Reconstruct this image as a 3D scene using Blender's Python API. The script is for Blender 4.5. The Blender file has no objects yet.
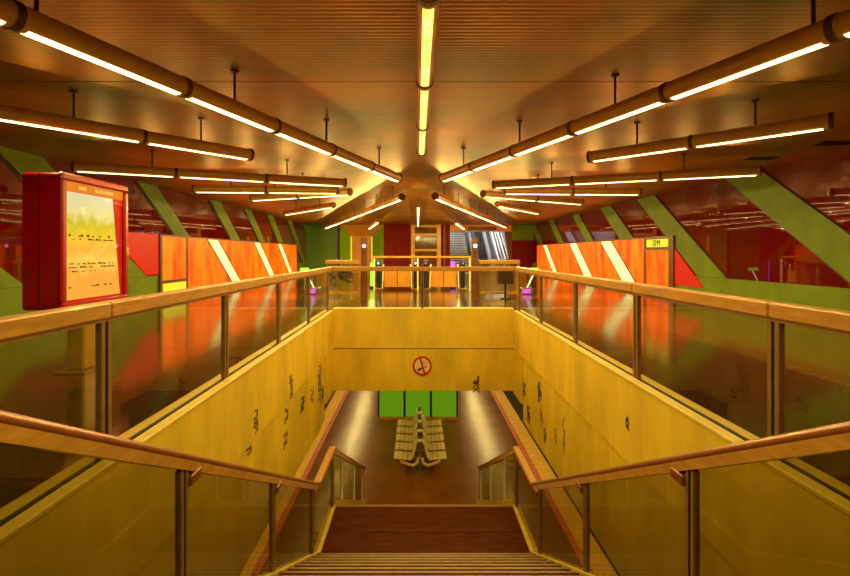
import bpy, math, random
from mathutils import Vector
random.seed(7)
S = bpy.context.scene
COL = S.collection

# ------------------------------------------------------------------ camera, world, exposure
cam_d = bpy.data.cameras.new('camera')
cam_d.sensor_width = 36.0
cam_d.lens = 480.0 / 850.0 * 36.0
cam_d.shift_x = 8.0 / 850.0
cam_d.shift_y = -35.0 / 850.0
cam_d.clip_start = 0.05
cam_d.clip_end = 200
cam = bpy.data.objects.new('camera', cam_d)
COL.objects.link(cam)
cam.location = (0, 0, 1.5)
cam.rotation_euler = (math.pi / 2, 0, 0)
S.camera = cam
w = bpy.data.worlds.new('world')
S.world = w
w.use_nodes = True
w.node_tree.nodes['Background'].inputs[0].default_value = (0.0, 0.0, 0.0, 1)
S.view_settings.view_transform = 'Standard'
S.view_settings.look = 'None'
S.view_settings.gamma = 1.0
S.view_settings.exposure = 0.0
S.view_settings.use_curve_mapping = False
S.cycles.max_bounces = 10
S.cycles.transparent_max_bounces = 24
S.cycles.sample_clamp_indirect = 6.0
S.cycles.use_denoising = True

TUBE = (1.0, 0.80, 0.33)       # colour of the tube light
TUBE_E = 4.2
SEG_W = 44.0                   # watts of one tube
LIGHT = (1.0, 0.75, 0.22)
SPILL = 0.36                   # share of a tube's light that leaves sideways and up

# ------------------------------------------------------------------ materials
def lin(c):
    return tuple(((v / 255.0) / 12.92 if v / 255.0 <= 0.04045 else ((v / 255.0 + 0.055) / 1.055) ** 2.4) for v in c)

def mat(name, rgb, rough=0.5, metal=0.0, var=0.25, scale=3.0, bump=0.0, bscale=60.0, stretch=(1, 1, 1), spec=0.5, coat=0.0):
    m = bpy.data.materials.new(name)
    m.use_nodes = True
    nt = m.node_tree
    b = nt.nodes['Principled BSDF']
    b.inputs['Roughness'].default_value = rough
    b.inputs['Metallic'].default_value = metal
    b.inputs['Specular IOR Level'].default_value = spec
    b.inputs['Coat Weight'].default_value = coat
    b.inputs['Coat Roughness'].default_value = 0.05
    tc = nt.nodes.new('ShaderNodeTexCoord')
    ge = nt.nodes.new('ShaderNodeNewGeometry')
    mp = nt.nodes.new('ShaderNodeMapping')
    mp.inputs['Scale'].default_value = stretch
    nt.links.new(ge.outputs['Position'], mp.inputs['Vector'])
    n = nt.nodes.new('ShaderNodeTexNoise')
    n.inputs['Scale'].default_value = scale
    n.inputs['Detail'].default_value = 6
    n.inputs['Roughness'].default_value = 0.62
    nt.links.new(mp.outputs['Vector'], n.inputs['Vector'])
    r = nt.nodes.new('ShaderNodeValToRGB')
    c = lin(rgb)
    r.color_ramp.elements[0].position = 0.3
    r.color_ramp.elements[1].position = 0.7
    r.color_ramp.elements[0].color = tuple(v * (1 - var) for v in c) + (1,)
    r.color_ramp.elements[1].color = tuple(min(1, v * (1 + var)) for v in c) + (1,)
    nt.links.new(n.outputs['Fac'], r.inputs['Fac'])
    nt.links.new(r.outputs['Color'], b.inputs['Base Color'])
    if bump > 0:
        n2 = nt.nodes.new('ShaderNodeTexNoise')
        n2.inputs['Scale'].default_value = bscale
        n2.inputs['Detail'].default_value = 3
        nt.links.new(mp.outputs['Vector'], n2.inputs['Vector'])
        bp = nt.nodes.new('ShaderNodeBump')
        bp.inputs['Strength'].default_value = bump
        bp.inputs['Distance'].default_value = 0.02
        nt.links.new(n2.outputs['Fac'], bp.inputs['Height'])
        nt.links.new(bp.outputs['Normal'], b.inputs['Normal'])
    return m

def emat(name, col, strength, var=0.0, scale=2.0, stretch=(1, 1, 1), col2=None):
    m = bpy.data.materials.new(name)
    m.use_nodes = True
    nt = m.node_tree
    b = nt.nodes['Principled BSDF']
    b.inputs['Base Color'].default_value = tuple(v * 0.15 for v in col) + (1,)
    b.inputs['Roughness'].default_value = 0.45
    b.inputs['Specular IOR Level'].default_value = 0.2
    b.inputs['Emission Strength'].default_value = strength
    b.inputs['Emission Color'].default_value = col + (1,)
    if var > 0:
        ge = nt.nodes.new('ShaderNodeNewGeometry')
        mp = nt.nodes.new('ShaderNodeMapping')
        mp.inputs['Scale'].default_value = stretch
        nt.links.new(ge.outputs['Position'], mp.inputs['Vector'])
        n = nt.nodes.new('ShaderNodeTexNoise')
        n.inputs['Scale'].default_value = scale
        n.inputs['Detail'].default_value = 4
        nt.links.new(mp.outputs['Vector'], n.inputs['Vector'])
        r = nt.nodes.new('ShaderNodeValToRGB')
        r.color_ramp.elements[0].position = 0.32
        r.color_ramp.elements[1].position = 0.68
        c2 = col2 or tuple(v * (1 - var) for v in col)
        r.color_ramp.elements[0].color = c2 + (1,)
        r.color_ramp.elements[1].color = col + (1,)
        nt.links.new(n.outputs['Fac'], r.inputs['Fac'])
        nt.links.new(r.outputs['Color'], b.inputs['Emission Color'])
    return m

def glassmat(name, tint, refl=1.0, rough=0.0, haze=0.0, hazecol=(0.5, 0.4, 0.1)):
    m = bpy.data.materials.new(name)
    m.use_nodes = True
    nt = m.node_tree
    nt.nodes.clear()
    out = nt.nodes.new('ShaderNodeOutputMaterial')
    t = nt.nodes.new('ShaderNodeBsdfTransparent')
    t.inputs['Color'].default_value = tint + (1,)
    g = nt.nodes.new('ShaderNodeBsdfGlossy')
    g.inputs['Roughness'].default_value = rough
    g.inputs['Color'].default_value = (refl, refl, refl, 1)
    lw = nt.nodes.new('ShaderNodeLayerWeight')
    lw.inputs['Blend'].default_value = 0.5
    pw = nt.nodes.new('ShaderNodeMath'); pw.operation = 'POWER'; pw.inputs[1].default_value = 4.5
    nt.links.new(lw.outputs['Facing'], pw.inputs[0])
    f = nt.nodes.new('ShaderNodeMath'); f.operation = 'MULTIPLY_ADD'
    f.inputs[1].default_value = 0.35; f.inputs[2].default_value = 0.025
    nt.links.new(pw.outputs[0], f.inputs[0])
    mx = nt.nodes.new('ShaderNodeMixShader')
    nt.links.new(f.outputs[0], mx.inputs[0])
    nt.links.new(t.outputs[0], mx.inputs[1])
    nt.links.new(g.outputs[0], mx.inputs[2])
    last = mx
    if haze > 0:
        d = nt.nodes.new('ShaderNodeBsdfDiffuse')
        d.inputs['Color'].default_value = hazecol + (1,)
        m2 = nt.nodes.new('ShaderNodeMixShader')
        ge = nt.nodes.new('ShaderNodeNewGeometry')
        n = nt.nodes.new('ShaderNodeTexNoise')
        n.inputs['Scale'].default_value = 4
        n.inputs['Detail'].default_value = 5
        nt.links.new(ge.outputs['Position'], n.inputs['Vector'])
        mu = nt.nodes.new('ShaderNodeMath')
        mu.operation = 'MULTIPLY'
        mu.inputs[1].default_value = haze * 2
        nt.links.new(n.outputs['Fac'], mu.inputs[0])
        nt.links.new(mu.outputs[0], m2.inputs[0])
        nt.links.new(mx.outputs[0], m2.inputs[1])
        nt.links.new(d.outputs[0], m2.inputs[2])
        last = m2
    nt.links.new(last.outputs[0], out.inputs['Surface'])
    return m

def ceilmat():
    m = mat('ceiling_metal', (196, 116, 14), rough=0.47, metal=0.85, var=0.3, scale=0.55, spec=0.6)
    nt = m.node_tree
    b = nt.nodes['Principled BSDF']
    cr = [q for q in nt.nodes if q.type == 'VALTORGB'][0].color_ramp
    cr.elements[0].color = lin((118, 104, 8)) + (1,)      # olive to orange blotches, the orange glow painted into the sheets
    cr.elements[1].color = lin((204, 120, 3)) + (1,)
    ge = nt.nodes.new('ShaderNodeNewGeometry')
    sp = nt.nodes.new('ShaderNodeSeparateXYZ')
    nt.links.new(ge.outputs['Position'], sp.inputs[0])
    mu = nt.nodes.new('ShaderNodeMath'); mu.operation = 'MULTIPLY'; mu.inputs[1].default_value = 2 * math.pi / 0.066
    nt.links.new(sp.outputs['Y'], mu.inputs[0])
    si = nt.nodes.new('ShaderNodeMath'); si.operation = 'SINE'
    nt.links.new(mu.outputs[0], si.inputs[0])
    bp = nt.nodes.new('ShaderNodeBump')
    bp.inputs['Strength'].default_value = 0.16
    bp.inputs['Distance'].default_value = 0.006
    nt.links.new(si.outputs[0], bp.inputs['Height'])
    nt.links.new(bp.outputs['Normal'], b.inputs['Normal'])
    return m

def stripefloor(name, rgb, axis, period, rough=0.12, var=0.4):
    m = mat(name, rgb, rough=rough, var=var, scale=5.0, stretch=(1, 0.25, 1) if axis == 'X' else (0.25, 1, 1), spec=1.0)
    nt = m.node_tree
    b = nt.nodes['Principled BSDF']
    ge = nt.nodes.new('ShaderNodeNewGeometry')
    sp = nt.nodes.new('ShaderNodeSeparateXYZ')
    nt.links.new(ge.outputs['Position'], sp.inputs[0])
    mu = nt.nodes.new('ShaderNodeMath'); mu.operation = 'MULTIPLY'; mu.inputs[1].default_value = 2 * math.pi / period
    nt.links.new(sp.outputs[axis], mu.inputs[0])
    si = nt.nodes.new('ShaderNodeMath'); si.operation = 'SINE'
    nt.links.new(mu.outputs[0], si.inputs[0])
    b.inputs['IOR'].default_value = 2.1
    m3 = nt.nodes.new('ShaderNodeMapping')
    m3.inputs['Scale'].default_value = (1, 0.1, 1) if axis == 'X' else (0.1, 1, 1)
    nt.links.new(ge.outputs['Position'], m3.inputs['Vector'])
    n = nt.nodes.new('ShaderNodeTexNoise'); n.inputs['Scale'].default_value = 14
    nt.links.new(m3.outputs['Vector'], n.inputs['Vector'])
    ad = nt.nodes.new('ShaderNodeMath'); ad.operation = 'ADD'
    nt.links.new(si.outputs[0], ad.inputs[0]); nt.links.new(n.outputs['Fac'], ad.inputs[1])
    # dark joints between the boards of the floor
    cn = nt.nodes.new('ShaderNodeMapRange')
    cn.inputs['From Min'].default_value = -1.0; cn.inputs['From Max'].default_value = 0.2
    cn.inputs['To Min'].default_value = 0.35; cn.inputs['To Max'].default_value = 1.0
    nt.links.new(si.outputs[0], cn.inputs['Value'])
    mx = nt.nodes.new('ShaderNodeMix'); mx.data_type = 'RGBA'; mx.blend_type = 'MULTIPLY'; mx.inputs['Factor'].default_value = 1.0
    ra = [q for q in nt.nodes if q.type == 'VALTORGB'][0]
    nt.links.new(ra.outputs['Color'], mx.inputs['A']); nt.links.new(cn.outputs['Result'], mx.inputs['B'])
    nt.links.new(mx.outputs['Result'], b.inputs['Base Color'])
    bp = nt.nodes.new('ShaderNodeBump')
    bp.inputs['Strength'].default_value = 0.02
    bp.inputs['Distance'].default_value = 0.008
    nt.links.new(ad.outputs[0], bp.inputs['Height'])
    nt.links.new(bp.outputs['Normal'], b.inputs['Normal'])
    return m

M = {}
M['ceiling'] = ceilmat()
M['floor_dark'] = stripefloor('dark_stone_floor', (38, 25, 9), 'X', 0.11)
M['floor_light'] = stripefloor('light_stone_floor', (134, 92, 28), 'Y', 0.16)
M['floor_red'] = stripefloor('red_stone_floor', (88, 36, 12), 'X', 0.3)
M['floor_back'] = stripefloor('brown_stone_floor', (52, 32, 10), 'Y', 0.3, rough=0.16)
M['yellow_wall'] = mat('yellow_painted_wall', (236, 198, 50), rough=0.5, var=0.2, scale=1.6, bump=0.05, bscale=25, stretch=(1, 1, 0.35))
M['yellow_wall2'] = mat('yellow_lower_wall', (234, 196, 44), rough=0.5, var=0.24, scale=1.4, bump=0.05, bscale=25, stretch=(1, 1, 0.35))
M['kerb_yellow'] = mat('yellow_kerb', (214, 186, 60), rough=0.4, var=0.15, scale=6)
M['kerb_pale'] = mat('pale_kerb', (226, 196, 92), rough=0.45, var=0.12, scale=6)
M['rail_wood'] = mat('varnished_wood_rail', (196, 138, 58), rough=0.32, var=0.25, scale=6, stretch=(4, 0.6, 4), coat=0.3)
M['rail_bronze'] = mat('bronze_tube', (146, 84, 44), rough=0.3, metal=0.35, var=0.2, scale=9)
M['post_brown'] = mat('brown_steel_post', (142, 106, 60), rough=0.35, metal=0.2, var=0.2, scale=9)
M['post_steel'] = mat('bright_steel_post', (255, 244, 206), rough=0.3, metal=0.0, var=0.1, scale=9)
M['black'] = mat('black_gap', (14, 11, 8), rough=0.6, var=0.2)
M['green'] = mat('green_painted_panel', (108, 126, 18), rough=0.5, var=0.2, scale=1.6, spec=0.15)
M['green_dk'] = mat('deep_green_panel', (84, 124, 24), rough=0.4, var=0.2, scale=1.2)
M['niche_green'] = mat('bright_green_panel', (130, 186, 24), rough=0.4, var=0.15)
M['redglass'] = mat('dark_red_glass', (98, 10, 9), rough=0.012, var=0.22, scale=0.9, spec=0.7)
M['redwood'] = mat('red_brown_panel', (118, 20, 8), rough=0.5, var=0.3, scale=3, stretch=(4, 4, 0.5), spec=0.08)
M['red_box'] = mat('red_lacquer', (168, 8, 10), rough=0.28, var=0.18, scale=5, coat=0.3)
M['frame_brown'] = mat('brown_metal_frame', (112, 66, 24), rough=0.4, metal=0.2, var=0.2, scale=8)
M['edge_dark'] = mat('dark_edge_strip', (44, 22, 10), rough=0.5, var=0.2)
M['gold'] = mat('golden_frame', (204, 150, 52), rough=0.35, metal=0.2, var=0.2, scale=7)
M['stair_brown'] = mat('brown_stone_step', (84, 36, 12), rough=0.6, var=0.4, scale=7, stretch=(0.4, 1.5, 1), spec=0.06)
M['nosing'] = mat('pale_nosing', (140, 104, 52), rough=0.4, var=0.2, scale=10)
M['plat'] = mat('platform_stone', (118, 68, 11), rough=0.24, var=0.2, scale=1.2, spec=0.16)
M['tactile'] = mat('yellow_platform_tile', (236, 180, 36), rough=0.4, var=0.15, scale=6)
M['orange_line'] = mat('orange_edge_tile', (206, 84, 34), rough=0.4, var=0.18, scale=6)
M['concrete'] = mat('dark_concrete', (58, 46, 30), rough=0.8, var=0.3)
M['dark_wall'] = mat('dark_plaster', (70, 50, 28), rough=0.7, var=0.3)
M['bench'] = mat('cream_slat_seat', (216, 188, 118), rough=0.35, var=0.15, scale=8)
M['steel'] = mat('grey_steel', (150, 140, 120), rough=0.3, metal=0.7, var=0.15, scale=9)
M['tube'] = mat('golden_lamp_housing', (222, 164, 66), rough=0.35, metal=0.15, var=0.15, scale=4)
M['collar'] = mat('bronze_collar', (110, 62, 24), rough=0.4, metal=0.4, var=0.15)
M['rod'] = mat('brown_rod', (92, 52, 22), rough=0.4, metal=0.4, var=0.15)
M['paint_black'] = mat('black_marker', (50, 32, 48), rough=0.5, var=0.3, scale=20)
M['paint_grey'] = mat('faded_marker', (128, 98, 44), rough=0.5, var=0.3, scale=20)
M['sign_red'] = mat('sign_red', (196, 26, 20), rough=0.4, var=0.1)
M['sign_white'] = mat('sign_cream', (244, 206, 150), rough=0.4, var=0.06)
M['greyriser'] = mat('grey_stair_riser', (170, 168, 160), rough=0.5, var=0.15)
M['darktread'] = mat('dark_stair_tread', (50, 46, 44), rough=0.6, var=0.2)
M['whiteside'] = mat('white_balustrade', (232, 232, 236), rough=0.3, var=0.08)
M['orange_pan'] = mat('orange_laminate', (244, 164, 64), rough=0.35, var=0.2, scale=3)
M['kiosk_pole'] = mat('gold_pole', (176, 138, 52), rough=0.35, metal=0.3, var=0.2)
M['binmat'] = mat('dark_bin', (66, 44, 22), rough=0.4, var=0.2)
M['tile_ceil'] = mat('orange_soffit', (226, 150, 48), rough=0.5, var=0.12)
M['glass'] = glassmat('guard_glass', (0.93, 0.90, 0.80), haze=0.006, hazecol=(0.4, 0.3, 0.08))
M['glass_stair'] = glassmat('stair_glass', (0.68, 0.65, 0.42), haze=0.03, hazecol=(0.4, 0.32, 0.05))  # darker olive tint also carries the light falloff low in the well
M['acrylic'] = glassmat('scratched_acrylic', (0.85, 0.75, 0.5), haze=0.16, hazecol=(0.75, 0.55, 0.2), rough=0.1)
M['clear'] = glassmat('clear_glass', (0.95, 0.93, 0.88))
M['tube_glow'] = emat('tube_diffuser', TUBE, TUBE_E)
M['centre_glow'] = emat('centre_diffuser', (1.0, 0.72, 0.18), 2.2, var=0.5, scale=9, stretch=(1, 3, 1), col2=(1.0, 0.5, 0.03))
M['orange_lit'] = emat('backlit_orange', (1.0, 0.135, 0.001), 2.1, var=0.5, scale=1.5, stretch=(1, 1.6, 0.45), col2=(0.5, 0.022, 0.001))
M['stripe_lit'] = emat('backlit_cream', (1.0, 0.88, 0.42), 1.5, var=0.4, scale=2.5, col2=(0.9, 0.72, 0.20))
M['yellow_lit'] = emat('backlit_yellow', (0.85, 0.75, 0.03), 1.0)
M['red_lit'] = emat('glow_red', (0.8, 0.008, 0.003), 0.75)
M['led_pink'] = emat('pink_led', (1.0, 0.25, 0.7), 4.0)
M['led_blue'] = emat('blue_white_led', (0.5, 0.55, 1.0), 5.0)
M['led_green'] = emat('green_led', (0.35, 1.0, 0.05), 1.6)
M['led_purple'] = emat('purple_led', (0.75, 0.1, 0.9), 1.6)
M['led_white'] = emat('white_led', (0.95, 1.0, 0.85), 2.0)
M['plat_tube'] = emat('platform_tube', (1.0, 0.66, 0.16), 6.0)
M['added_stair_tube'] = emat('added_escalator_tube', (0.95, 0.95, 1.0), 40.0)  # glow of the tubes added to brighten the far stair shaft
M['greenboard'] = emat('backlit_green_board', (0.22, 0.55, 0.01), 0.42)

# ------------------------------------------------------------------ mesh helpers
ORG = {}

class MB:
    def __init__(s):
        s.v = []; s.f = []
    def add(s, vs, fs):
        o = len(s.v)
        s.v += [tuple(p) for p in vs]
        s.f += [tuple(i + o for i in f) for f in fs]
        return s
    def box(s, x0, x1, y0, y1, z0, z1, bev=0.0):
        x0, x1 = min(x0, x1), max(x0, x1); y0, y1 = min(y0, y1), max(y0, y1); z0, z1 = min(z0, z1), max(z0, z1)
        if bev <= 0:
            v = [(x0, y0, z0), (x1, y0, z0), (x1, y1, z0), (x0, y1, z0), (x0, y0, z1), (x1, y0, z1), (x1, y1, z1), (x0, y1, z1)]
            return s.add(v, [(3, 2, 1, 0), (4, 5, 6, 7), (0, 1, 5, 4), (1, 2, 6, 5), (2, 3, 7, 6), (3, 0, 4, 7)])
        b = min(bev, (x1 - x0) / 2.01, (y1 - y0) / 2.01, (z1 - z0) / 2.01)
        c = []
        for sx, X in ((1, x0), (-1, x1)):
            for sy, Y in ((1, y0), (-1, y1)):
                for sz, Z in ((1, z0), (-1, z1)):
                    c.append((X + sx * b, Y + sy * b, Z)); c.append((X + sx * b, Y, Z + sz * b)); c.append((X, Y + sy * b, Z + sz * b))
        return s.hull(c)
    def hull(s, pts):
        import bmesh
        bm = bmesh.new()
        for p in pts:
            bm.verts.new(p)
        bmesh.ops.convex_hull(bm, input=bm.verts)
        bmesh.ops.dissolve_limit(bm, angle_limit=0.01, verts=bm.verts, edges=bm.edges)
        bm.verts.ensure_lookup_table()
        bm.verts.index_update()
        vs = [tuple(v.co) for v in bm.verts]
        fs = [tuple(v.index for v in f.verts) for f in bm.faces]
        bm.free()
        return s.add(vs, fs)
    def prism(s, poly, a, b, axis='X'):
        """poly of 2-D points in the plane normal to axis, extruded from a to b"""
        n = len(poly)
        def P(t, q):
            if axis == 'X': return (t, q[0], q[1])
            if axis == 'Y': return (q[0], t, q[1])
            return (q[0], q[1], t)
        vs = [P(a, q) for q in poly] + [P(b, q) for q in poly]
        fs = [tuple(range(n - 1, -1, -1)), tuple(range(n, 2 * n))]
        fs += [(i, (i + 1) % n, n + (i + 1) % n, n + i) for i in range(n)]
        return s.add(vs, fs)
    def cyl(s, p, q, r, n=12, r2=None, a0=0.0, a1=2 * math.pi):
        p = Vector(p); q = Vector(q)
        d = (q - p).normalized()
        up = Vector((0, 0, 1)) if abs(d.z) < 0.95 else Vector((0, 1, 0))
        u = d.cross(up).normalized(); w_ = u.cross(d).normalized()
        r2 = r if r2 is None else r2
        full = abs(a1 - a0 - 2 * math.pi) < 1e-6
        k = n if full else n + 1
        A = [a0 + (a1 - a0) * i / n for i in range(k)]
        vs = [p + (u * math.cos(a) + w_ * math.sin(a)) * r for a in A] + [q + (u * math.cos(a) + w_ * math.sin(a)) * r2 for a in A]
        fs = [(i, (i + 1) % k, k + (i + 1) % k, k + i) for i in range(k if full else k - 1)]
        if full:
            fs += [tuple(range(k - 1, -1, -1)), tuple(range(k, 2 * k))]
        return s.add(vs, fs)
    def arc(s, p, q, ri, ro, a0, a1, n=8):
        """a bent strip (thick shell) along p-q between two angles; angle 0 = sideways, 90 = up"""
        p = Vector(p); q = Vector(q)
        d = (q - p).normalized()
        u = d.cross(Vector((0, 0, 1))).normalized(); w_ = u.cross(d).normalized()
        A = [a0 + (a1 - a0) * i / n for i in range(n + 1)]
        prof = [(math.cos(a) * ro, math.sin(a) * ro) for a in A] + [(math.cos(a) * ri, math.sin(a) * ri) for a in reversed(A)]
        k = len(prof)
        vs = [p + u * a + w_ * b for a, b in prof] + [q + u * a + w_ * b for a, b in prof]
        fs = [(i, (i + 1) % k, k + (i + 1) % k, k + i) for i in range(k)] + [tuple(range(k - 1, -1, -1)), tuple(range(k, 2 * k))]
        return s.add(vs, fs)
    def ring(s, c, ri, ro, y0, y1, n=32):
        """flat ring facing -Y"""
        vs = []
        for y in (y0, y1):
            for r in (ri, ro):
                for i in range(n):
                    a = 2 * math.pi * i / n
                    vs.append((c[0] + r * math.cos(a), y, c[1] + r * math.sin(a)))
        fs = []
        for i in range(n):
            j = (i + 1) % n
            fs += [(i, j, n + j, n + i), (2 * n + i, 3 * n + i, 3 * n + j, 2 * n + j), (n + i, n + j, 3 * n + j, 3 * n + i), (i, 2 * n + i, 2 * n + j, j)]
        return s.add(vs, fs)
    def build(s, name, m, parent=None, smooth=False):
        xs = [p[0] for p in s.v]; ys = [p[1] for p in s.v]; zs = [p[2] for p in s.v]
        o = Vector(((min(xs) + max(xs)) / 2, (min(ys) + max(ys)) / 2, min(zs)))
        me = bpy.data.meshes.new(name)
        me.from_pydata([(p[0] - o.x, p[1] - o.y, p[2] - o.z) for p in s.v], [], s.f)
        me.validate()
        import bmesh
        bm = bmesh.new(); bm.from_mesh(me)
        bmesh.ops.recalc_face_normals(bm, faces=bm.faces)
        bm.to_mesh(me); bm.free()
        if smooth:
            me.shade_smooth() if hasattr(me, 'shade_smooth') else None
            try:
                me.set_sharp_from_angle(angle=math.radians(40))
            except Exception:
                pass
        me.materials.append(M[m] if isinstance(m, str) else m)
        ob = bpy.data.objects.new(name, me)
        COL.objects.link(ob)
        if parent is not None:
            ob.parent = parent
            ob.location = o - ORG[parent.name]
        else:
            ob.location = o
        ORG[ob.name] = o
        return ob

def box(name, x0, x1, y0, y1, z0, z1, m, parent=None, bev=0.0):
    return MB().box(x0, x1, y0, y1, z0, z1, bev).build(name, m, parent)

def share(ob, off, parent):
    """another piece that shares ob's mesh, shifted by off"""
    c = ob.copy()
    COL.objects.link(c)
    c.parent = parent
    o = ORG[ob.name] + Vector(off)
    c.location = o - (ORG[parent.name] if parent else Vector((0, 0, 0)))
    ORG[c.name] = o
    return c

def root(name, loc, label=None, cat=None, group=None, kind=None):
    e = bpy.data.objects.new(name, None)
    COL.objects.link(e)
    e.empty_display_size = 0.2
    e.location = loc
    ORG[e.name] = Vector(loc)
    return tag(e, label, cat, group, kind)

def tag(o, label=None, cat=None, group=None, kind=None):
    if label: o['label'] = label
    if cat: o['category'] = cat
    if group: o['group'] = group
    if kind: o['kind'] = kind
    return o

def clip(poly, lo, hi):
    """clip a polygon of (d, z) to lo <= d <= hi"""
    for lim, sgn in ((lo, 1), (hi, -1)):
        out = []
        for i in range(len(poly)):
            a, b = poly[i], poly[(i + 1) % len(poly)]
            ina, inb = sgn * (a[0] - lim) >= 0, sgn * (b[0] - lim) >= 0
            if ina: out.append(a)
            if ina != inb:
                t = (lim - a[0]) / (b[0] - a[0])
                out.append((lim, a[1] + t * (b[1] - a[1])))
        poly = out
        if len(poly) < 3: return None
    return poly

# ------------------------------------------------------------------ dimensions
XL, XR = -7.85, 8.25         # hall walls
D0, D1 = -6.0, 34.0          # behind the camera / far wall
CZ = 3.5                     # ceiling
GL, GR = -2.2, 2.52          # glass guard planes of the stair well
WL, WR = -2.1, 2.42          # faces of the well
VB = 12.0                    # far end of the well
VF = 1.3                     # near end of the well
SL, SR = -1.46, 1.71         # stair railings
PZ = -5.4                    # platform
LAND = -2.86

# ------------------------------------------------------------------ hall floor
fl = root('floor', (0, 0, 0), 'glossy brown stone floor around the stairwell', 'floor', kind='structure')
def slab(x0, x1, y0, y1, m, z0=-0.3, name='floor_slab'):
    return box(name, x0, x1, y0, y1, z0, 0.0, m, fl)
slab(XL, XR, D0, VF - 0.12, 'floor_dark')
slab(GL - 0.86, GL - 0.12, VF - 0.12, VB + 0.12, 'floor_dark')
slab(-3.75, GL - 0.86, VF - 0.12, 5.3, 'floor_dark')
slab(-3.75, GL - 0.86, 5.3, VB + 0.12, 'floor_red')
slab(XL, -3.75, VF - 0.12, 5.3, 'floor_dark')
slab(XL, -3.75, 5.3, 5.9, 'floor_red')
slab(XL, -3.75, 5.9, VB + 0.12, 'floor_dark')
slab(GR + 0.12, 4.68, VF - 0.12, VB + 0.12, 'floor_dark')
slab(4.68, 4.84, VF - 0.12, VB + 0.12, 'floor_red')
slab(4.84, XR, VF - 0.12, VB + 0.12, 'floor_light')
slab(XL, XR, VB + 0.12, 15.6, 'floor_back')
slab(XL, XR, 15.6, 17.6, 'floor_light')
slab(XL, XR, 17.6, D1 + 3, 'floor_back')

# ------------------------------------------------------------------ ceiling
ce = root('ceiling', (0, 0, CZ), 'ribbed golden metal ceiling with cross seams', 'ceiling', kind='structure')
box('backing', XL - 0.3, XR + 0.3, D0 - 0.3, D1 + 0.3, CZ + 0.05, CZ + 0.25, 'black', ce)
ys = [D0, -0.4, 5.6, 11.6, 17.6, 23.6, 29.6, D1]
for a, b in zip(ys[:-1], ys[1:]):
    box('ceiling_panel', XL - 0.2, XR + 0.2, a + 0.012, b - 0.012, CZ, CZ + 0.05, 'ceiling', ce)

# ------------------------------------------------------------------ side walls with slanted ribs
SILL = 0.83
SLP = 0.69
def side_wall(side):
    left = side == 'left'
    X = XL if left else XR
    s = 1 if left else -1           # room lies at +s
    t = root('wall_' + side, (X, 14, 0), 'dark red glass wall with slanted green ribs on the %s' % side, 'wall', kind='structure')
    box('backing', X - s * 0.3, X - s * 0.06, D0, D1 + 0.3, 0, CZ, 'edge_dark', t)
    def par(a, b, z0=SILL, z1=CZ):
        sh0 = (CZ - z0) / SLP * s; sh1 = (CZ - z1) / SLP * s
        return clip([(a + sh0, z0), (b + sh0, z0), (b + sh1, z1), (a + sh1, z1)], D0, D1)
    if left:
        ribs = [(-9.2, -8.0), (-4.4, -3.2), (0.2, 1.4), (4.5, 5.7), (8.8, 10.0), (13.4, 14.4), (18.1, 19.1), (21.7, 22.6), (25.0, 26.0), (28.9, 29.9), (32.8, 33.7)]
    else:
        ribs = [(-3.7, -2.4), (1.4, 2.7), (6.4, 7.7), (11.5, 12.8), (16.6, 17.9), (20.3, 21.5), (24.4, 25.4), (28.9, 29.9), (33.4, 34.5), (38.2, 39.0)]
    for a, b in ribs:
        p = par(a, b)
        if p: MB().prism(p, X - s * 0.06, X + s * 0.05).build('slanted_rib', 'green', t)
        e = (b, b + 0.09) if not left else (a - 0.09, a)
        p = par(*e)
        if p: MB().prism(p, X - s * 0.06, X + s * 0.02).build('edge_strip', 'edge_dark', t)
    for (a0, b0), (a1, b1) in zip(ribs[:-1], ribs[1:]):
        p = par(b0 + (0.09 if not left else 0), a1 - (0.09 if left else 0))
        if p: MB().prism(p, X - s * 0.06, X).build('red_glass_panel', 'redglass', t)
    box('sill_band', X - s * 0.06, X + s * 0.05, D0, D1, 0, SILL - 0.005, 'green', t)
    return t
side_wall('left'); side_wall('right')

# wall behind the viewer
tag(box('wall_front', XL - 0.3, XR + 0.3, D0 - 0.3, D0, 0, CZ, 'dark_wall'), 'plain dark plaster wall behind the stair head', 'wall', kind='structure')

# ------------------------------------------------------------------ far wall
wb = root('wall_back', (0, D1, 0), 'far end wall of green orange and red panels with stair opening', 'wall', kind='structure')
Y = D1
box('green_panel', XL, -5.62, Y, Y + 0.3, 0, CZ, 'green_dk', wb)
box('divider_post', -5.62, -5.46, Y - 0.06, Y + 0.3, 0, CZ, 'edge_dark', wb)
# splayed niche
nb = Y + 1.2
MB().prism([(-5.46, Y), (-5.46, nb), (-4.85, nb)], 0, CZ, 'Z').build('niche_side', 'niche_green', wb)
MB().prism([(-2.36, Y), (-2.36, nb), (-3.3, nb)], 0, CZ, 'Z').build('niche_side', 'niche_green', wb)
MB().prism([(Y, CZ), (nb, CZ), (nb, 2.75)], -5.46, -2.36, 'X').build('niche_soffit', 'tile_ceil', wb)
box('niche_back', -5.46, -4.08, nb, nb + 0.2, 0, CZ, 'tile_ceil', wb)
box('niche_back', -4.06, -2.36, nb, nb + 0.2, 0, CZ, 'tile_ceil', wb)
box('light_strip', -4.86, -4.78, nb - 0.04, nb, 0.3, 2.7, 'yellow_lit', wb)
box('light_strip', -3.34, -3.26, nb - 0.04, nb, 0.3, 2.7, 'yellow_lit', wb)
box('red_panel', -2.36, -0.42, Y, Y + 0.3, 0, CZ, 'redwood', wb)
box('red_panel', 1.68, 2.34, Y, Y + 0.3, 0, CZ, 'redwood', wb)
box('bronze_pipe', 1.9, 2.0, Y - 0.08, Y, 0, CZ, 'frame_brown', wb)
box('header', 2.34, 6.72, Y - 0.05, Y + 0.3, 3.02, CZ, 'tile_ceil', wb)
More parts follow.
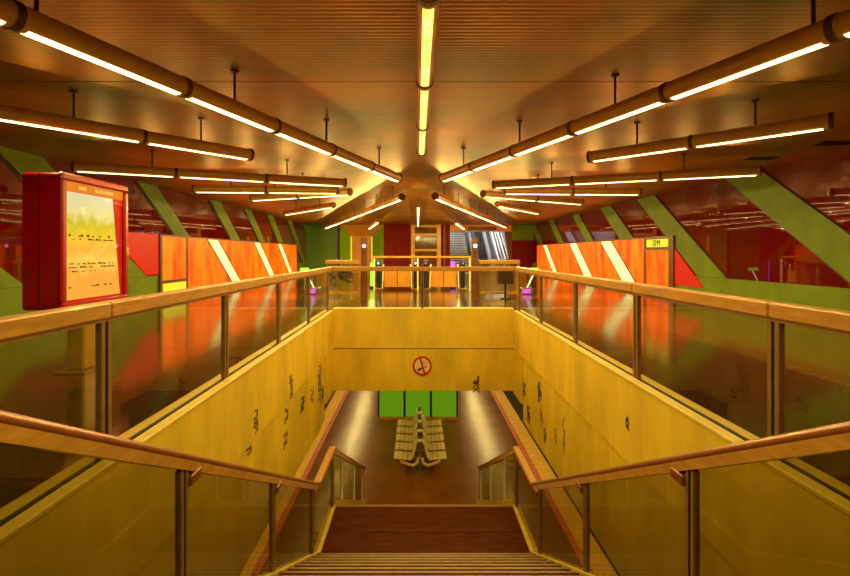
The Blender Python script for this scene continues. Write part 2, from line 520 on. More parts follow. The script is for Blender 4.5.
box('header_sign', 3.6, 5.6, Y - 0.1, Y - 0.05, 3.1, 3.36, 'frame_brown', wb)
box('green_panel', 6.72, XR, Y, Y + 0.3, 2.4, CZ, 'green', wb)
box('red_panel', 6.72, XR, Y, Y + 0.3, 0, 2.4, 'redwood', wb)
MB().prism([(6.2, 3.02), (6.72, 3.02), (6.72, 0.0)], Y - 0.02, Y + 0.3, 'Y').build('slanted_jamb', 'frame_brown', wb)

dr = root('door_1', (0.63, Y, 0), 'golden framed glass doorway in the far wall', 'door', kind='structure')
for x in (-0.42, 1.42):
    box('jamb', x, x + 0.26, Y - 0.1, Y + 0.3, 0, CZ, 'gold', dr)
for z in (1.62, 2.72, 3.32):
    box('transom', -0.16, 1.42, Y - 0.06, Y + 0.2, z, z + 0.16, 'gold', dr)
for z0, z1 in ((0, 1.62), (1.78, 2.72), (2.88, 3.32)):
    box('pane', -0.16, 1.42, Y + 0.1, Y + 0.13, z0, z1, mat('amber_pane', (112, 72, 22), rough=0.08, var=0.4, scale=2), dr)

# stairs and escalator rising beyond the far wall
st = root('upper_staircase', (3.1, Y + 0.4, 0), 'grey stair flight rising beyond the far wall', 'stairs')
for i in range(20):
    box('step', 2.4, 3.9, Y + 0.4 + i * 0.3, Y + 0.8 + i * 0.3, 0, 0.19 * (i + 1) - 0.045, 'greyriser', st)
    box('tread', 2.4, 3.9, Y + 0.37 + i * 0.3, Y + 0.8 + i * 0.3, 0.19 * (i + 1) - 0.045, 0.19 * (i + 1), 'darktread', st)
es = root('escalator', (5.1, Y + 0.4, 0), 'escalator with white balustrades and dark steps at the far end', 'escalator')
for i in range(18):
    box('step', 4.5, 5.3, Y + 0.6 + i * 0.3, Y + 0.95 + i * 0.3, 0.19 * i, 0.19 * (i + 1), 'darktread', es)
def sl(a, up, dn):
    y0, y1 = Y + 0.4, Y + 6.2
    return [(y0, max(0, a + dn)), (y1, a + dn + (y1 - y0) * 0.633), (y1, a + up + (y1 - y0) * 0.633), (y0, a + up)]
for x0, x1 in ((4.15, 4.45), (5.35, 5.65)):
    MB().prism(sl(0.1, 0.95, 0), x0, x1).build('balustrade', 'whiteside', es)
    MB().prism(sl(0.1, 1.02, 0.955), x0 + 0.02, x1 - 0.02).build('handrail', 'black', es)
e2 = root('side_balustrade', (6.2, Y + 0.4, 0), 'white ribbed balustrade right of the escalator', 'balustrade')
for k, x in enumerate((5.8, 6.05, 6.3, 6.55)):
    MB().prism(sl(0.1, 0.95 - 0.04 * k, 0), x, x + 0.12).build('rib', 'whiteside' if k % 2 == 0 else 'greyriser', e2)
sw = root('wall_stair_shaft', (4.5, Y + 4, 0), 'pale shaft around the far stairs', 'wall', kind='structure')
box('shaft_side', 2.2, 2.34, Y + 0.31, Y + 7, 0, 6.5, 'greyriser', sw)
box('shaft_side', 6.75, 6.9, Y + 0.31, Y + 7, 0, 6.5, 'greyriser', sw)
box('shaft_end', 2.2, 6.9, Y + 7, Y + 7.2, 0, 6.5, 'greyriser', sw)
box('shaft_front', 2.2, 6.9, Y + 0.31, Y + 0.4, CZ, 6.5, 'greyriser', sw)
box('shaft_top', 2.2, 6.9, Y + 0.31, Y + 7.2, 6.5, 6.7, 'greyriser', sw)
for x, lab in ((3.2, 'unseen tube light added to whiten the far grey stairs'), (4.8, 'unseen tube light added to whiten the far escalator'), (6.2, 'unseen tube light added to whiten the ribbed balustrade')):  # tubes out of view, added to turn the far stairs grey-white
    t = root('added_shaft_light', (x, Y + 5, 4.6), lab, 'lamp', 'added shaft tube lights')
    MB().cyl((x, Y + 0.8, 3.25), (x, Y + 4.5, 5.6), 0.05, 10).build('added_glow_tube', 'added_stair_tube', t)
    MB().cyl((x, Y + 0.8, 3.34), (x, Y + 4.5, 5.69), 0.05, 8).build('lamp_housing', 'steel', t)

# ------------------------------------------------------------------ stair well walls, kerbs, beam
def well_wall(side):
    left = side == 'left'
    f = WL if left else WR
    s = -1 if left else 1         # away from the void
    t = root('wall_stairwell_' + side, (f, 6, -2.39), 'yellow stairwell wall with marker scribbles on the %s' % side, 'wall', kind='structure')
    box('upper_band', f, f + s * 0.22, VF, VB + 0.3, -0.9, 0.03, 'yellow_wall', t)
    box('lower_band', f + s * 0.035, f + s * 0.22, VF, 11.1, -2.39, -0.905, 'yellow_wall2', t)
    box('corner_pier', f + s * 0.0, f + s * 0.22, 11.12, VB + 0.3, -2.0, -0.905, 'yellow_wall', t)
    g = GL if left else GR
    box('inner_kerb', f - s * 0.015, g - s * 0.016, VF, VB - 0.02, 0.03, 0.07, 'kerb_pale', t, 0.008)
    box('glass_channel', g - s * 0.016, g + s * 0.016, VF, VB, 0.0, 0.076, 'black', t)
    box('outer_kerb', g + s * 0.016, g + s * 0.13, VF, VB, -0.02, 0.075, 'kerb_yellow', t, 0.008)
    return t
wl = well_wall('left'); wr = well_wall('right')
bm_ = root('wall_stairwell_back', (0.16, VB, -1.95), 'yellow double beam closing the far end of the stairwell', 'wall', kind='structure')
box('upper_beam', WL, WR, VB, VB + 0.3, -0.88, 0.11, 'yellow_wall', bm_)
box('lower_beam', WL, WR, VB + 0.02, VB + 0.3, -1.95, -0.90, 'yellow_wall2', bm_)
box('joint_strip', WL, WR, VB + 0.05, VB + 0.3, -0.90, -0.88, 'edge_dark', bm_)
tag(box('wall_stairhead', WL - 0.2, WR + 0.2, VF - 0.12, VF, -0.9, -0.01, 'yellow_wall'), 'yellow edge below the head of the stairs', 'wall', kind='structure')

# slabs between hall and platform (structure)
ms = root('ceiling_platform', (0, 14, -0.9), 'dark concrete underside of the hall above the platform', 'ceiling', kind='structure')
box('concrete_slab', XL, WL - 0.23, D0, D1 + 6, -0.9, -0.31, 'concrete', ms)
box('concrete_slab', WR + 0.23, XR, D0, D1 + 6, -0.9, -0.31, 'concrete', ms)
box('concrete_slab', WL - 0.22, WR + 0.22, VB + 0.31, D1 + 6, -1.95, -0.31, 'concrete', ms)
box('concrete_slab', WL - 0.22, WR + 0.22, D0, VF - 0.13, -0.9, -0.31, 'concrete', ms)
tw = root('wall_tunnel', (0, 14, -6.8), 'dark tunnel walls beyond the tracks', 'wall', kind='structure')
box('tunnel_side', XL - 0.2, XL, D0, D1 + 6, -6.8, -0.9, 'dark_wall', tw)
box('tunnel_side', XR, XR + 0.2, D0, D1 + 6, -6.8, -0.9, 'dark_wall', tw)
box('tunnel_end', XL, XR, D1 + 6, D1 + 6.2, -6.8, -0.3, 'dark_wall', tw)
box('tunnel_end', XL, XR, D0 - 0.2, D0, -6.8, -0.9, 'dark_wall', tw)
box('track_bed', XL, XR, D0, D1 + 6, -6.9, -6.7, 'concrete', tw)

# ------------------------------------------------------------------ platform
PC = 0.12
pf = root('floor_platform', (PC, 14, -6.7), 'brown polished platform floor below the stairs', 'platform', kind='structure')
box('platform_slab', PC - 3.52, PC + 3.52, D0, D1 + 5.5, -6.7, PZ, 'plat', pf)
for s in (-1, 1):
    box('edge_support', PC + s * 3.52, PC + s * 4.17, D0, D1 + 5.5, -6.7, PZ - 0.02, 'concrete', pf)
    a = PC + s * 3.525
    o = None; o2 = None
    for i in range(58):
        y = 6.0 + i * 0.42
        if o is None:
            o = box('warning_tile', a + s * 0.165, a + s * 0.64, y, y + 0.41, PZ - 0.02, PZ + 0.006, 'tactile', pf, 0.006)
            o2 = box('orange_tile', a, a + s * 0.16, y, y + 0.41, PZ - 0.02, PZ + 0.003, 'orange_line', pf, 0.004)
        else:
            share(o, (0, i * 0.42, 0), pf); share(o2, (0, i * 0.42, 0), pf)
for k, x in enumerate((PC - 4.0, PC + 4.0)):
    t = root('platform_light', (x, 16, -1.02), ['row of tube lights above the left platform edge', 'row of tube lights above the right platform edge'][k], 'lamp')
    for i in range(18):
        y = 3.0 + i * 2.0
        h = box('lamp_housing', x - 0.09, x + 0.09, y, y + 1.5, -0.98, -0.902, 'steel', t)
        box('diffuser', x - 0.07, x + 0.07, y + 0.03, y + 1.47, -1.01, -0.98, 'plat_tube', h)
        ld = bpy.data.lights.new('tube_light', 'SPOT')
        ld.energy = 95; ld.color = (1.0, 0.70, 0.20); ld.shadow_soft_size = 0.0
        ld.spot_size = math.radians(170); ld.spot_blend = 0.3
        lo = bpy.data.objects.new('tube_light', ld)
        COL.objects.link(lo)
        lo.parent = t
        lo.location = Vector((x, y + 0.75, -1.04)) - ORG[t.name]

# ------------------------------------------------------------------ staircase
sc = root('staircase', (0.125, 7, LAND), 'wide brown stone staircase with landing going down to the platform', 'stairs')
a, b = SL + 0.065, SR - 0.065
R_, T_ = 0.1589, 0.3026
def steps(n, y0, z0):
    for i in range(n):
        z = z0 - R_ * (i + 1)
        y = y0 + T_ * i
        if i == n - 1: continue
        box('step', a, b, y, y + T_ + 0.02, z - 0.2, z - 0.002, 'stair_brown', sc)
        box('nosing', a, b, y + T_ - 0.01, y + T_ + 0.022, z - 0.03, z + 0.002, 'nosing', sc)
box('nosing', a, b, 1.5, 1.56, -0.03, 0.004, 'nosing', sc)
box('riser', a, b, 1.42, 1.54, -0.35, -0.01, 'stair_brown', sc)
steps(18, 1.55, 0.0)
for i in range(2):                                   # landing slabs
    box('landing_slab', a, b, 6.69 + i * 0.8, 7.482 + i * 0.8, LAND - 0.2, LAND, 'stair_brown', sc)
box('nosing', a, b, 6.66, 6.72, LAND - 0.02, LAND + 0.004, 'nosing', sc)
box('nosing', a, b, 8.24, 8.31, LAND - 0.05, LAND + 0.005, 'nosing', sc)
steps(16, 8.3, LAND)
box('floor_pad', 0.5, 0.75, 6.85, 7.0, LAND, LAND + 0.004, 'nosing', sc) if False else None
# carriage under the flights
MB().prism([(1.42, -0.35), (6.7, -3.1), (8.3, -3.1), (12.9, -5.38), (12.2, -5.38), (8.1, -3.3), (6.6, -3.3), (1.42, -0.55)], a + 0.1, b - 0.1).build('soffit', 'concrete', sc)

def ztop(d):
    if d <= 7.0: return 1.5 - (0.587 + 0.525 * (d - 1.74))
    if d <= 8.3: return 1.5 - 3.35
    return 1.5 - 3.35 - 0.515 * (d - 8.3)

def stair_rail(side):
    left = side == 'left'
    x = SL if left else SR
    s = 1 if left else -1     # stair side
    t = root('stair_railing', (x, 7, LAND), 'wood and bronze glass stair railing on the %s of the flight' % side, 'railing')
    knots = [1.2, 7.0, 8.3, 13.2]
    posts = [1.3, 2.98, 4.85, 6.66, 8.25, 9.3, 11.1, 12.75]
    for p, q in zip(knots[:-1], knots[1:]):
        zp, zq = ztop(p), ztop(q)
        m = 'rail_bronze'
        MB().cyl((x, p, zp - 0.03), (x, q, zq - 0.03), 0.032, 14).build('bronze_handrail', m, t, True)
        if p == 7.0:
            box('flat_landing_rail', x - 0.055, x + 0.055, p, q, zp - 0.05, zp + 0.012, 'rail_wood', t, 0.012)
        MB().prism([(p, zp - 0.045), (q, zq - 0.045), (q, zq - 0.11), (p, zp - 0.11)], x - 0.03, x + 0.03).build('wood_fascia', 'rail_wood', t)
        lift = 0.09 if p > 8 else 0.0
        MB().prism([(p, zp - 1.0 + lift), (q, zq - 1.0 + lift), (q, zq - 1.14), (p, zp - 1.14)], x - 0.06, x + 0.06).build('base_stringer', 'kerb_yellow', t)
        MB().prism([(p, zp - 1.14), (q, zq - 1.14), (q, zq - 1.5), (p, zp - 1.5)], x - 0.045, x + 0.045).build('stringer_skirt', 'edge_dark', t)
    for d in (7.0, 8.3):
        MB().box(x - 0.035, x + 0.035, d - 0.035, d + 0.035, ztop(d) - 0.115, ztop(d) + 0.003, 0.01).build('rail_corner', 'rail_bronze', t)
    MB().cyl((x, 13.2, ztop(13.2) - 0.03), (x, 13.24, ztop(13.2) - 0.03), 0.045, 14).build('rail_end', 'rail_bronze', t)
    for d in posts:
        z1 = ztop(d) - 0.1; z0 = ztop(d) - 1.02
        m = 'post_brown' if d < 8.5 else 'post_steel'
        hw = 0.045 if d < 8.5 else 0.03
        p = box('post', x - 0.02, x + 0.02, d - hw, d - hw * 0.3, z0, z1, m, t)
        box('post_half', x - 0.02, x + 0.02, d + hw * 0.3, d + hw, z0, z1, m, p)
        box('post_gap', x - 0.012, x + 0.012, d - hw * 0.3, d + hw * 0.3, z0, z1, 'black', p)
        if d < 8:
            zb = ztop(d + 0.12) - 0.1
            box('bracket', x - 0.04, x + 0.04, d + 0.045, d + 0.19, zb - 0.075, zb - 0.005, 'rail_bronze', p, 0.008)
    cuts = [1.2] + posts + [13.2]
    for p, q in zip(cuts[:-1], cuts[1:]):
        segs = [k for k in (7.0, 8.3) if p < k < q]
        dd = [p + 0.03] + segs + [q - 0.03]
        poly = [(d, ztop(d) - 1.0) for d in dd] + [(d, ztop(d) - 0.1) for d in reversed(dd)]
        MB().prism(poly, x - 0.005, x + 0.005).build('glass_pane', 'glass_stair', t)
    return t
stair_rail('left'); stair_rail('right')

# ------------------------------------------------------------------ glass guards around the well
PD = [1.24, 3.37, 5.5, 7.63, 9.76, 11.86]
RT = 1.155
def guard(side):
    left = side == 'left'
    x = GL if left else GR
    s = -1 if left else 1
    t = root('glass_guardrail', (x, 6.5, 0), 'long glass guardrail with wooden top along the %s edge of the stairwell' % side, 'railing')
    for p, q in zip([0.4] + PD[1:-1], PD[1:-1] + [VB + 0.06]):
        box('wood_rail', x - 0.06, x + 0.06, p + 0.003, q - 0.003, RT - 0.11, RT, 'rail_wood', t, 0.012)
    box('under_rail', x - 0.03, x + 0.03, 0.4, VB, RT - 0.135, RT - 0.11, 'post_brown', t)
    for d in PD:
        p = box('post', x - 0.022, x + 0.022, d - 0.055, d - 0.016, 0.03, RT - 0.135, 'post_brown', t)
        box('post_half', x - 0.022, x + 0.022, d + 0.016, d + 0.055, 0.03, RT - 0.135, 'post_brown', p)
        box('post_gap', x - 0.013, x + 0.013, d - 0.016, d + 0.016, 0.03, RT - 0.135, 'black', p)
    for p, q in zip(PD[:-1], PD[1:]):
        box('glass_pane', x - 0.005, x + 0.005, p + 0.02, q - 0.02, 0.05, RT - 0.135, 'glass', t)
    return t
guard('left'); guard('right')
t = root('glass_guardrail', (0.16, VB + 0.12, 0.1), 'short glass guardrail across the far end of the stairwell', 'railing')
yy = VB + 0.13
for p, q in ((GL + 0.065, 0.13), (0.136, GR - 0.065)):
    box('wood_rail', p, q, yy - 0.06, yy + 0.06, RT - 0.11, RT, 'rail_wood', t, 0.012)
    box('glass_pane', p + 0.05, q - 0.04, yy - 0.005, yy + 0.005, 0.11, RT - 0.11, 'glass', t)
for x in (0.13,):
    box('post', x - 0.04, x - 0.012, yy - 0.022, yy + 0.022, 0.1, RT - 0.11, 'post_brown', t)
    box('post', x + 0.012, x + 0.04, yy - 0.022, yy + 0.022, 0.1, RT - 0.11, 'post_brown', t)
    box('post_gap', x - 0.012, x + 0.012, yy - 0.013, yy + 0.013, 0.1, RT - 0.11, 'black', t)

# ------------------------------------------------------------------ no smoking sign on the beam
sg = root('no_smoking_sign', (0.13, VB - 0.01, -1.56), 'round red and cream no smoking sign on the yellow beam', 'sign')
c = (0.13, -1.32)
MB().cyl((c[0], VB + 0.02, c[1]), (c[0], VB - 0.006, c[1]), 0.235, 40).build('sign_disc', 'sign_white', sg)
MB().ring(c, 0.195, 0.238, VB - 0.012, VB + 0.02, 40).build('red_ring', 'sign_red', sg)
MB().prism([(c[0] - 0.075, c[1] + 0.205), (c[0] - 0.03, c[1] + 0.21), (c[0] + 0.085, c[1] - 0.19), (c[0] + 0.04, c[1] - 0.205)], VB - 0.011, VB - 0.006, 'Y').build('slash', 'sign_red', sg)
MB().prism([(c[0] - 0.13, c[1] - 0.1), (c[0] - 0.10, c[1] - 0.14), (c[0] + 0.0, c[1] - 0.07), (c[0] - 0.02, c[1] - 0.03)], VB - 0.010, VB - 0.006, 'Y').build('cigarette', 'black', sg)
MB().prism([(c[0] + 0.05, c[1] - 0.02), (c[0] + 0.065, c[1] - 0.05), (c[0] + 0.12, c[1] - 0.02), (c[0] + 0.1, c[1] + 0.01)], VB - 0.010, VB - 0.006, 'Y').build('cigarette_tip', 'paint_grey', sg)
for k in range(3):
    x0 = c[0] + 0.0 + 0.05 * k
    MB().prism([(x0, c[1] + 0.03), (x0 + 0.012, c[1] + 0.03), (x0 + 0.03, c[1] + 0.11), (x0 + 0.018, c[1] + 0.11)], VB - 0.010, VB - 0.006, 'Y').build('smoke', 'paint_grey', sg)

# ------------------------------------------------------------------ graffiti (painted marks on the walls)
def scribble(parent, plane, pos, u, v, wd, hg, seed, m='paint_black', n=3, th=0.02, inward=1):
    """strokes on a vertical wall: plane = ('X', x) or ('Y', y); u along the wall, v up"""
    rr = random.Random(seed)
    mb = MB()
    for k in range(n):
        pts = []
        cu = u + (rr.random() - 0.5) * wd; cv = v + (rr.random() - 0.5) * hg
        ph = rr.random() * 6
        fr = rr.uniform(1.0, 2.4)
        for i in range(13):
            tt = i / 12
            pts.append((u + wd * 0.5 * math.sin(fr * 6.28 * tt + ph) * rr.uniform(0.5, 1), v + hg * (0.5 - tt) * (1 if k % 2 == 0 else 0.6) + hg * 0.12 * math.cos(9 * tt + ph)))
        for p, q in zip(pts[:-1], pts[1:]):
            dx, dy = q[0] - p[0], q[1] - p[1]
            L = math.hypot(dx, dy) or 1e-6
            nx, ny = -dy / L * th / 2, dx / L * th / 2
            ex, ey = dx / L * th * 0.3, dy / L * th * 0.3
            poly = [(p[0] + nx - ex, p[1] + ny - ey), (q[0] + nx + ex, q[1] + ny + ey), (q[0] - nx + ex, q[1] - ny + ey), (p[0] - nx - ex, p[1] - ny - ey)]
            mb.prism(poly, plane[1] + inward * (0.004 + 0.0004 * k), plane[1] - inward * 0.002, plane[0])
    return tag(mb.build('graffiti', m, parent), 'scribbled marker tag')
XLw, XRw = WL - 0.035, WR + 0.035
for i, (d, z, wd, hg, m, n) in enumerate([(8.0, -0.72, 0.32, 0.75, 'paint_black', 3), (6.25, -0.70, 0.30, 0.42, 'paint_grey', 3), (7.85, -1.15, 0.3, 0.45, 'paint_black', 3),
                                          (7.8, -1.55, 0.4, 0.4, 'paint_grey', 3), (8.95, -1.32, 0.5, 0.5, 'paint_black', 4), (9.75, -1.4, 0.5, 0.5, 'paint_grey', 3),
                                          (10.5, -1.35, 0.6, 1.3, 'paint_black', 5), (10.85, -1.7, 0.4, 0.6, 'paint_black', 4), (6.1, -1.0, 0.3, 0.2, 'paint_grey', 2)]):
    X = WL if z + hg * 0.5 > -0.9 and z > -0.85 else XLw
    scribble(wl, ('X', X), None, d, z, wd * 0.75, hg * 0.62, 10 + i, m, n, 0.016)
for i, (d, z, wd, hg, m, n) in enumerate([(9.6, -1.3, 0.42, 0.5, 'paint_black', 5), (11.0, -1.62, 0.45, 0.55, 'paint_black', 4), (10.55, -2.05, 0.45, 0.5, 'paint_black', 4),
                                          (9.45, -1.72, 0.3, 0.35, 'paint_grey', 3), (9.2, -2.0, 0.3, 0.4, 'paint_black', 3), (8.0, -1.55, 0.2, 0.8, 'paint_grey', 3),
                                          (8.5, -1.75, 0.2, 0.5, 'paint_grey', 2), (5.52, -0.45, 0.12, 0.25, 'paint_black', 2)]):
    X = WR if z > -0.85 else XRw
    scribble(wr, ('X', X), None, d, z, wd * 0.75, hg * 0.7, 40 + i, m, n, 0.016, inward=-1)
scribble(bm_, ('Y', VB + 0.02), None, 1.48, -1.78, 0.18, 0.35, 77, 'paint_black', 3, 0.02, inward=-1)

# ------------------------------------------------------------------ pendant tube lamps
LZ = 3.08
def lamp_row(p, q, n, label, rods, glow='tube_glow', watts=SEG_W, colr=LIGHT, spill=SPILL, r=0.092, group='radiating pendant tube lamps', seg_gap=0.02):
    P, Q = Vector((p[0], p[1], LZ)), Vector((q[0], q[1], LZ))
    L = (Q - P).length; d = (Q - P).normalized()
    t = root('pendant_tube_lamp', tuple((P + Q) / 2), label, 'lamp', group)
    for i in range(n):
        a_, b_ = P + d * (L * i / n + seg_gap), P + d * (L * (i + 1) / n - seg_gap)
        h = MB().cyl(a_, b_, r, 18).build('lamp_housing', 'tube', t, True)
        a2, b2 = a_ + d * 0.05, b_ - d * 0.05
        MB().arc(a2, b2, r - 0.01, r + 0.004, math.radians(-90 - 27), math.radians(-90 + 27), 8).build('diffuser', glow, h)
        for k in range(2 if watts > 0 and n < 8 else 1):
            f_ = (0.25 + 0.5 * k) if n < 8 else 0.5
            for typ, share_w, off in (('SPOT', 1.0, Vector((0, 0, -r - 0.03))), ('POINT', spill, Vector((0, 0, -r - 0.04)))):
                ld = bpy.data.lights.new('tube_light', typ)
                ld.energy = watts * share_w * (0.5 if n < 8 else 1.0)
                ld.color = colr
                ld.shadow_soft_size = 0.0
                if typ == 'SPOT':
                    ld.spot_size = math.radians(172); ld.spot_blend = 0.35
                lo = bpy.data.objects.new('tube_light', ld)
                COL.objects.link(lo)
                lo.parent = t
                lo.location = a_.lerp(b_, f_) + off - ORG[t.name]
        if i > 0:
            c_ = P + d * (L * i / n)
            MB().cyl(c_ - d * 0.024, c_ + d * 0.024, r + 0.009, 18).build('collar', 'collar', t, True)
    for c_, e in ((P, -1), (Q, 1)):
        MB().cyl(c_ - d * e * 0.02, c_ + d * e * 0.02, r + 0.012, 18).build('end_cap', 'collar', t, True)
    for k in range(rods):
        c_ = P + d * (L * (k + 0.5) / rods)
        rd = MB().cyl(c_ + Vector((0, 0, r - 0.01)), (c_.x, c_.y, CZ), 0.014, 8).build('rod', 'rod', t)
        MB().cyl((c_.x, c_.y, CZ - 0.02), (c_.x, c_.y, CZ), 0.045, 10).build('ceiling_plate', 'rod', rd)
    return t
lamp_row((-0.40, 10.1), (-3.60, 0.43), 7, 'long angled pendant tube lamp crossing the upper left of the ceiling', 5, spill=0.05)
lamp_row((0.55, 10.1), (3.90, 0.68), 7, 'long angled pendant tube lamp crossing the upper right of the ceiling', 5, spill=0.05)
lamp_row((-2.69, 7.73), (-4.75, 5.32), 2, 'second pendant tube lamp from the top left, above the red map kiosk', 2, spill=0.2)
lamp_row((2.85, 7.9), (4.96, 5.75), 2, 'second pendant tube lamp from the top right, free inner end', 2, spill=0.2)
lamp_row((-1.62, 10.8), (-6.3, 8.8), 3, 'third pendant tube lamp on the left, three tubes in line behind the kiosk top', 2)
lamp_row((1.78, 11.1), (6.6, 9.24), 3, 'third pendant tube lamp on the right, three tubes ending at green rib', 2)
lamp_row((-1.99, 12.1), (-5.5, 11.84), 2, 'fourth pendant tube lamp on the left, hanging straight across the hall', 2)
lamp_row((2.2, 12.2), (5.75, 12.4), 2, 'fourth pendant tube lamp on the right, hanging straight across the hall', 2)
lamp_row((-1.73, 12.4), (-4.74, 13.8), 2, 'fifth pendant tube lamp on the left, outer end turned to the far wall', 2)
lamp_row((1.76, 12.8), (5.1, 14.9), 2, 'fifth pendant tube lamp on the right, outer end turned to the far wall', 2)
lamp_row((-2.76, 15.8), (-5.2, 19.0), 2, 'short sixth pendant tube lamp on the left above the orange light wall', 2, spill=0.8, watts=66.0)
lamp_row((2.6, 15.5), (4.7, 18.6), 2, 'short sixth pendant tube lamp on the right above the orange light wall', 2, spill=0.8, watts=66.0)
lamp_row((-0.42, 13.5), (-5.6, 29.5), 10, 'long far pendant tube lamp receding to the left end wall niche', 8, spill=0.8, watts=66.0)
lamp_row((0.5, 13.3), (5.3, 28.6), 10, 'long far pendant tube lamp receding to the right toward the escalator', 8, spill=0.8, watts=66.0)
lamp_row((0.07, 7.4), (0.07, -1.6), 6, 'yellow central tube lamp above the stairs', 3, 'centre_glow', 40.0, (1.0, 0.80, 0.25), 0.03, 0.075, 'central tube lamps')
lamp_row((0.05, 16.1), (0.05, 27.5), 7, 'thin far central tube lamp in line with the golden doorway', 5, 'tube_glow', SEG_W * 0.7, LIGHT, 0.5, 0.06, 'central tube lamps')
lamp_row((-1.9, 23.7), (-3.0, 30.2), 4, 'small far pendant tube lamp in front of the orange niche', 3, spill=0.8, watts=66.0)
lamp_row((1.96, 24.4), (2.94, 30.2), 4, 'small far pendant tube lamp in front of the grey stairs', 3, spill=0.8, watts=66.0)

# ceiling vents
for (x, y, lab) in ((7.2, 10.1, 'dark slotted ceiling vent above the right red glass wall, farther one'), (7.55, 8.7, 'dark slotted ceiling vent at the right image edge, nearer one')):
    t = root('ceiling_vent', (x, y, CZ - 0.02), lab, 'vent', 'ceiling vents')
    box('vent_frame', x - 0.32, x + 0.32, y - 0.14, y + 0.14, CZ - 0.02, CZ, 'frame_brown', t)
    for k in range(4):
        box('slat', x - 0.29, x + 0.29, y - 0.11 + k * 0.06, y - 0.075 + k * 0.06, CZ - 0.03, CZ - 0.02, 'black', t)

# ------------------------------------------------------------------ backlit orange walls
def light_wall(side):
    left = side == 'left'
    X = -7.75 if left else 8.15
    F = 1.033
    back = XL + 0.055 if left else XR - 0.055
    s = 1 if left else -1
    n0, n1 = (14.0 * F, 30.0 * F) if left else (14.75 * F, 31.6 * F)
    H = 2.06
    t = root('light_wall', (X, 20, 0), 'backlit orange wall with cream slanted stripes along the %s side' % side, 'partition')
    box('carcass', back, X - s * 0.06, n0 + 0.05, n1 - 0.02, 0, H - 0.06, 'frame_brown', t)
    box('top_rail', back, X + s * 0.02, n0, n1, H - 0.06, H, 'frame_brown', t)
    box('bottom_rail', back, X + s * 0.02, n0, n1, 0, 0.1, 'frame_brown', t)
    dn = n0 + (1.85 if not left else 1.65)
    for y in (n0, dn, n1 - 0.12):
        box('stile', back, X + s * 0.02, y, y + (0.3 if (y == n0 and not left) else 0.14), 0.1, H - 0.06, 'frame_brown', t)
    ly0, ly1 = n0 + (0.3 if not left else 0.14), dn
    z0, z1 = 0.1, H - 0.06
    # door bay
    if left:
        box('orange_panel', X - s * 0.06, X, ly0, ly1, 0.66, z1, 'orange_lit', t)
        box('crossbar', X - s * 0.06, X + s * 0.02, ly0, ly1, 0.56, 0.66, 'frame_brown', t)
        box('yellow_panel', X - s * 0.06, X, ly0, ly1, z0, 0.56, 'yellow_lit', t)
    else:
        box('orange_panel', X - s * 0.06, X, ly0, ly1, z0, 1.6, 'orange_lit', t)
        box('crossbar', X - s * 0.06, X + s * 0.02, ly0, ly1, 1.6, 1.7, 'frame_brown', t)
        sp = box('sign_plate', X - s * 0.06, X + s * 0.01, ly0 + 0.05, ly1 - 0.05, 1.7, z1 - 0.03, 'yellow_lit', t)
        fc = bpy.data.curves.new('sign_lettering', 'FONT')
        fc.body = 'SFM'
        fc.size = 0.3
        fc.extrude = 0.004
        fc.align_x = 'CENTER'
        fo = bpy.data.objects.new('sign_lettering', fc)
        COL.objects.link(fo)
        fc.materials.append(M['paint_black'])
        fo.parent = sp
        w_ = Vector((X + s * 0.016, (ly0 + ly1) / 2, 1.74))
        fo.location = w_ - ORG[sp.name]
        fo.rotation_euler = (math.pi / 2, 0, -math.pi / 2)
    # glowing red corner panel added over the side wall next to the wall end
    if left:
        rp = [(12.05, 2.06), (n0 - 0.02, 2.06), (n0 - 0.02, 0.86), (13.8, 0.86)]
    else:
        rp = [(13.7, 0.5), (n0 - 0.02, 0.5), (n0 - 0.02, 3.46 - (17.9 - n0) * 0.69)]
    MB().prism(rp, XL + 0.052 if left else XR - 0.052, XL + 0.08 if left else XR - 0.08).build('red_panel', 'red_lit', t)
    # slanted stripes and panels
    A, B = dn + 0.14, n1 - 0.12
    SLs = 0.72
    if left:
        stripes = [(17.1, 18.15), (22.0, 23.0), (25.75, 26.6)]
    else:
        stripes = [(15.4, 16.5), (19.4, 20.7), (23.65, 24.9), (29.1, 30.1)]
    stripes = [(p * F, q * F) for p, q in stripes]
    def par(a_, b_):
        sh = (z1 - z0) / SLs * s
        return clip([(a_ + sh, z0), (b_ + sh, z0), (b_, z1), (a_, z1)], A, B)
    edges = [-40] + [e for st_ in stripes for e in st_] + [80]
    for k in range(len(edges) - 1):
        a_, b_ = edges[k], edges[k + 1]
        if k % 2 == 1:
            p = par(a_ + 0.09, b_ - 0.09)
            if p: MB().prism(p, X - s * 0.06, X + s * 0.005).build('cream_stripe', 'stripe_lit', t)
            for e0, e1 in ((a_, a_ + 0.09), (b_ - 0.09, b_)):
                p = par(e0, e1)
                if p: MB().prism(p, X - s * 0.06, X + s * 0.02).build('stripe_frame', 'frame_brown', t)
        else:
            # orange panels split by a few slanted-back joints
            a2, b2 = max(a_, A - 3), min(b_, B + 3)
            m_ = max(1, int(round((b2 - a2) / 2.1)))
            for j in range(m_):
                u0 = a2 + (b2 - a2) * j / m_; u1 = a2 + (b2 - a2) * (j + 1) / m_ - 0.02
                p = par(u0 if j else (a_ if a_ > A else -40), u1 if j < m_ - 1 else (b_ if b_ < B else 80))
                if p: MB().prism(p, X - s * 0.06, X).build('orange_panel', 'orange_lit', t)
    return t
light_wall('left'); light_wall('right')

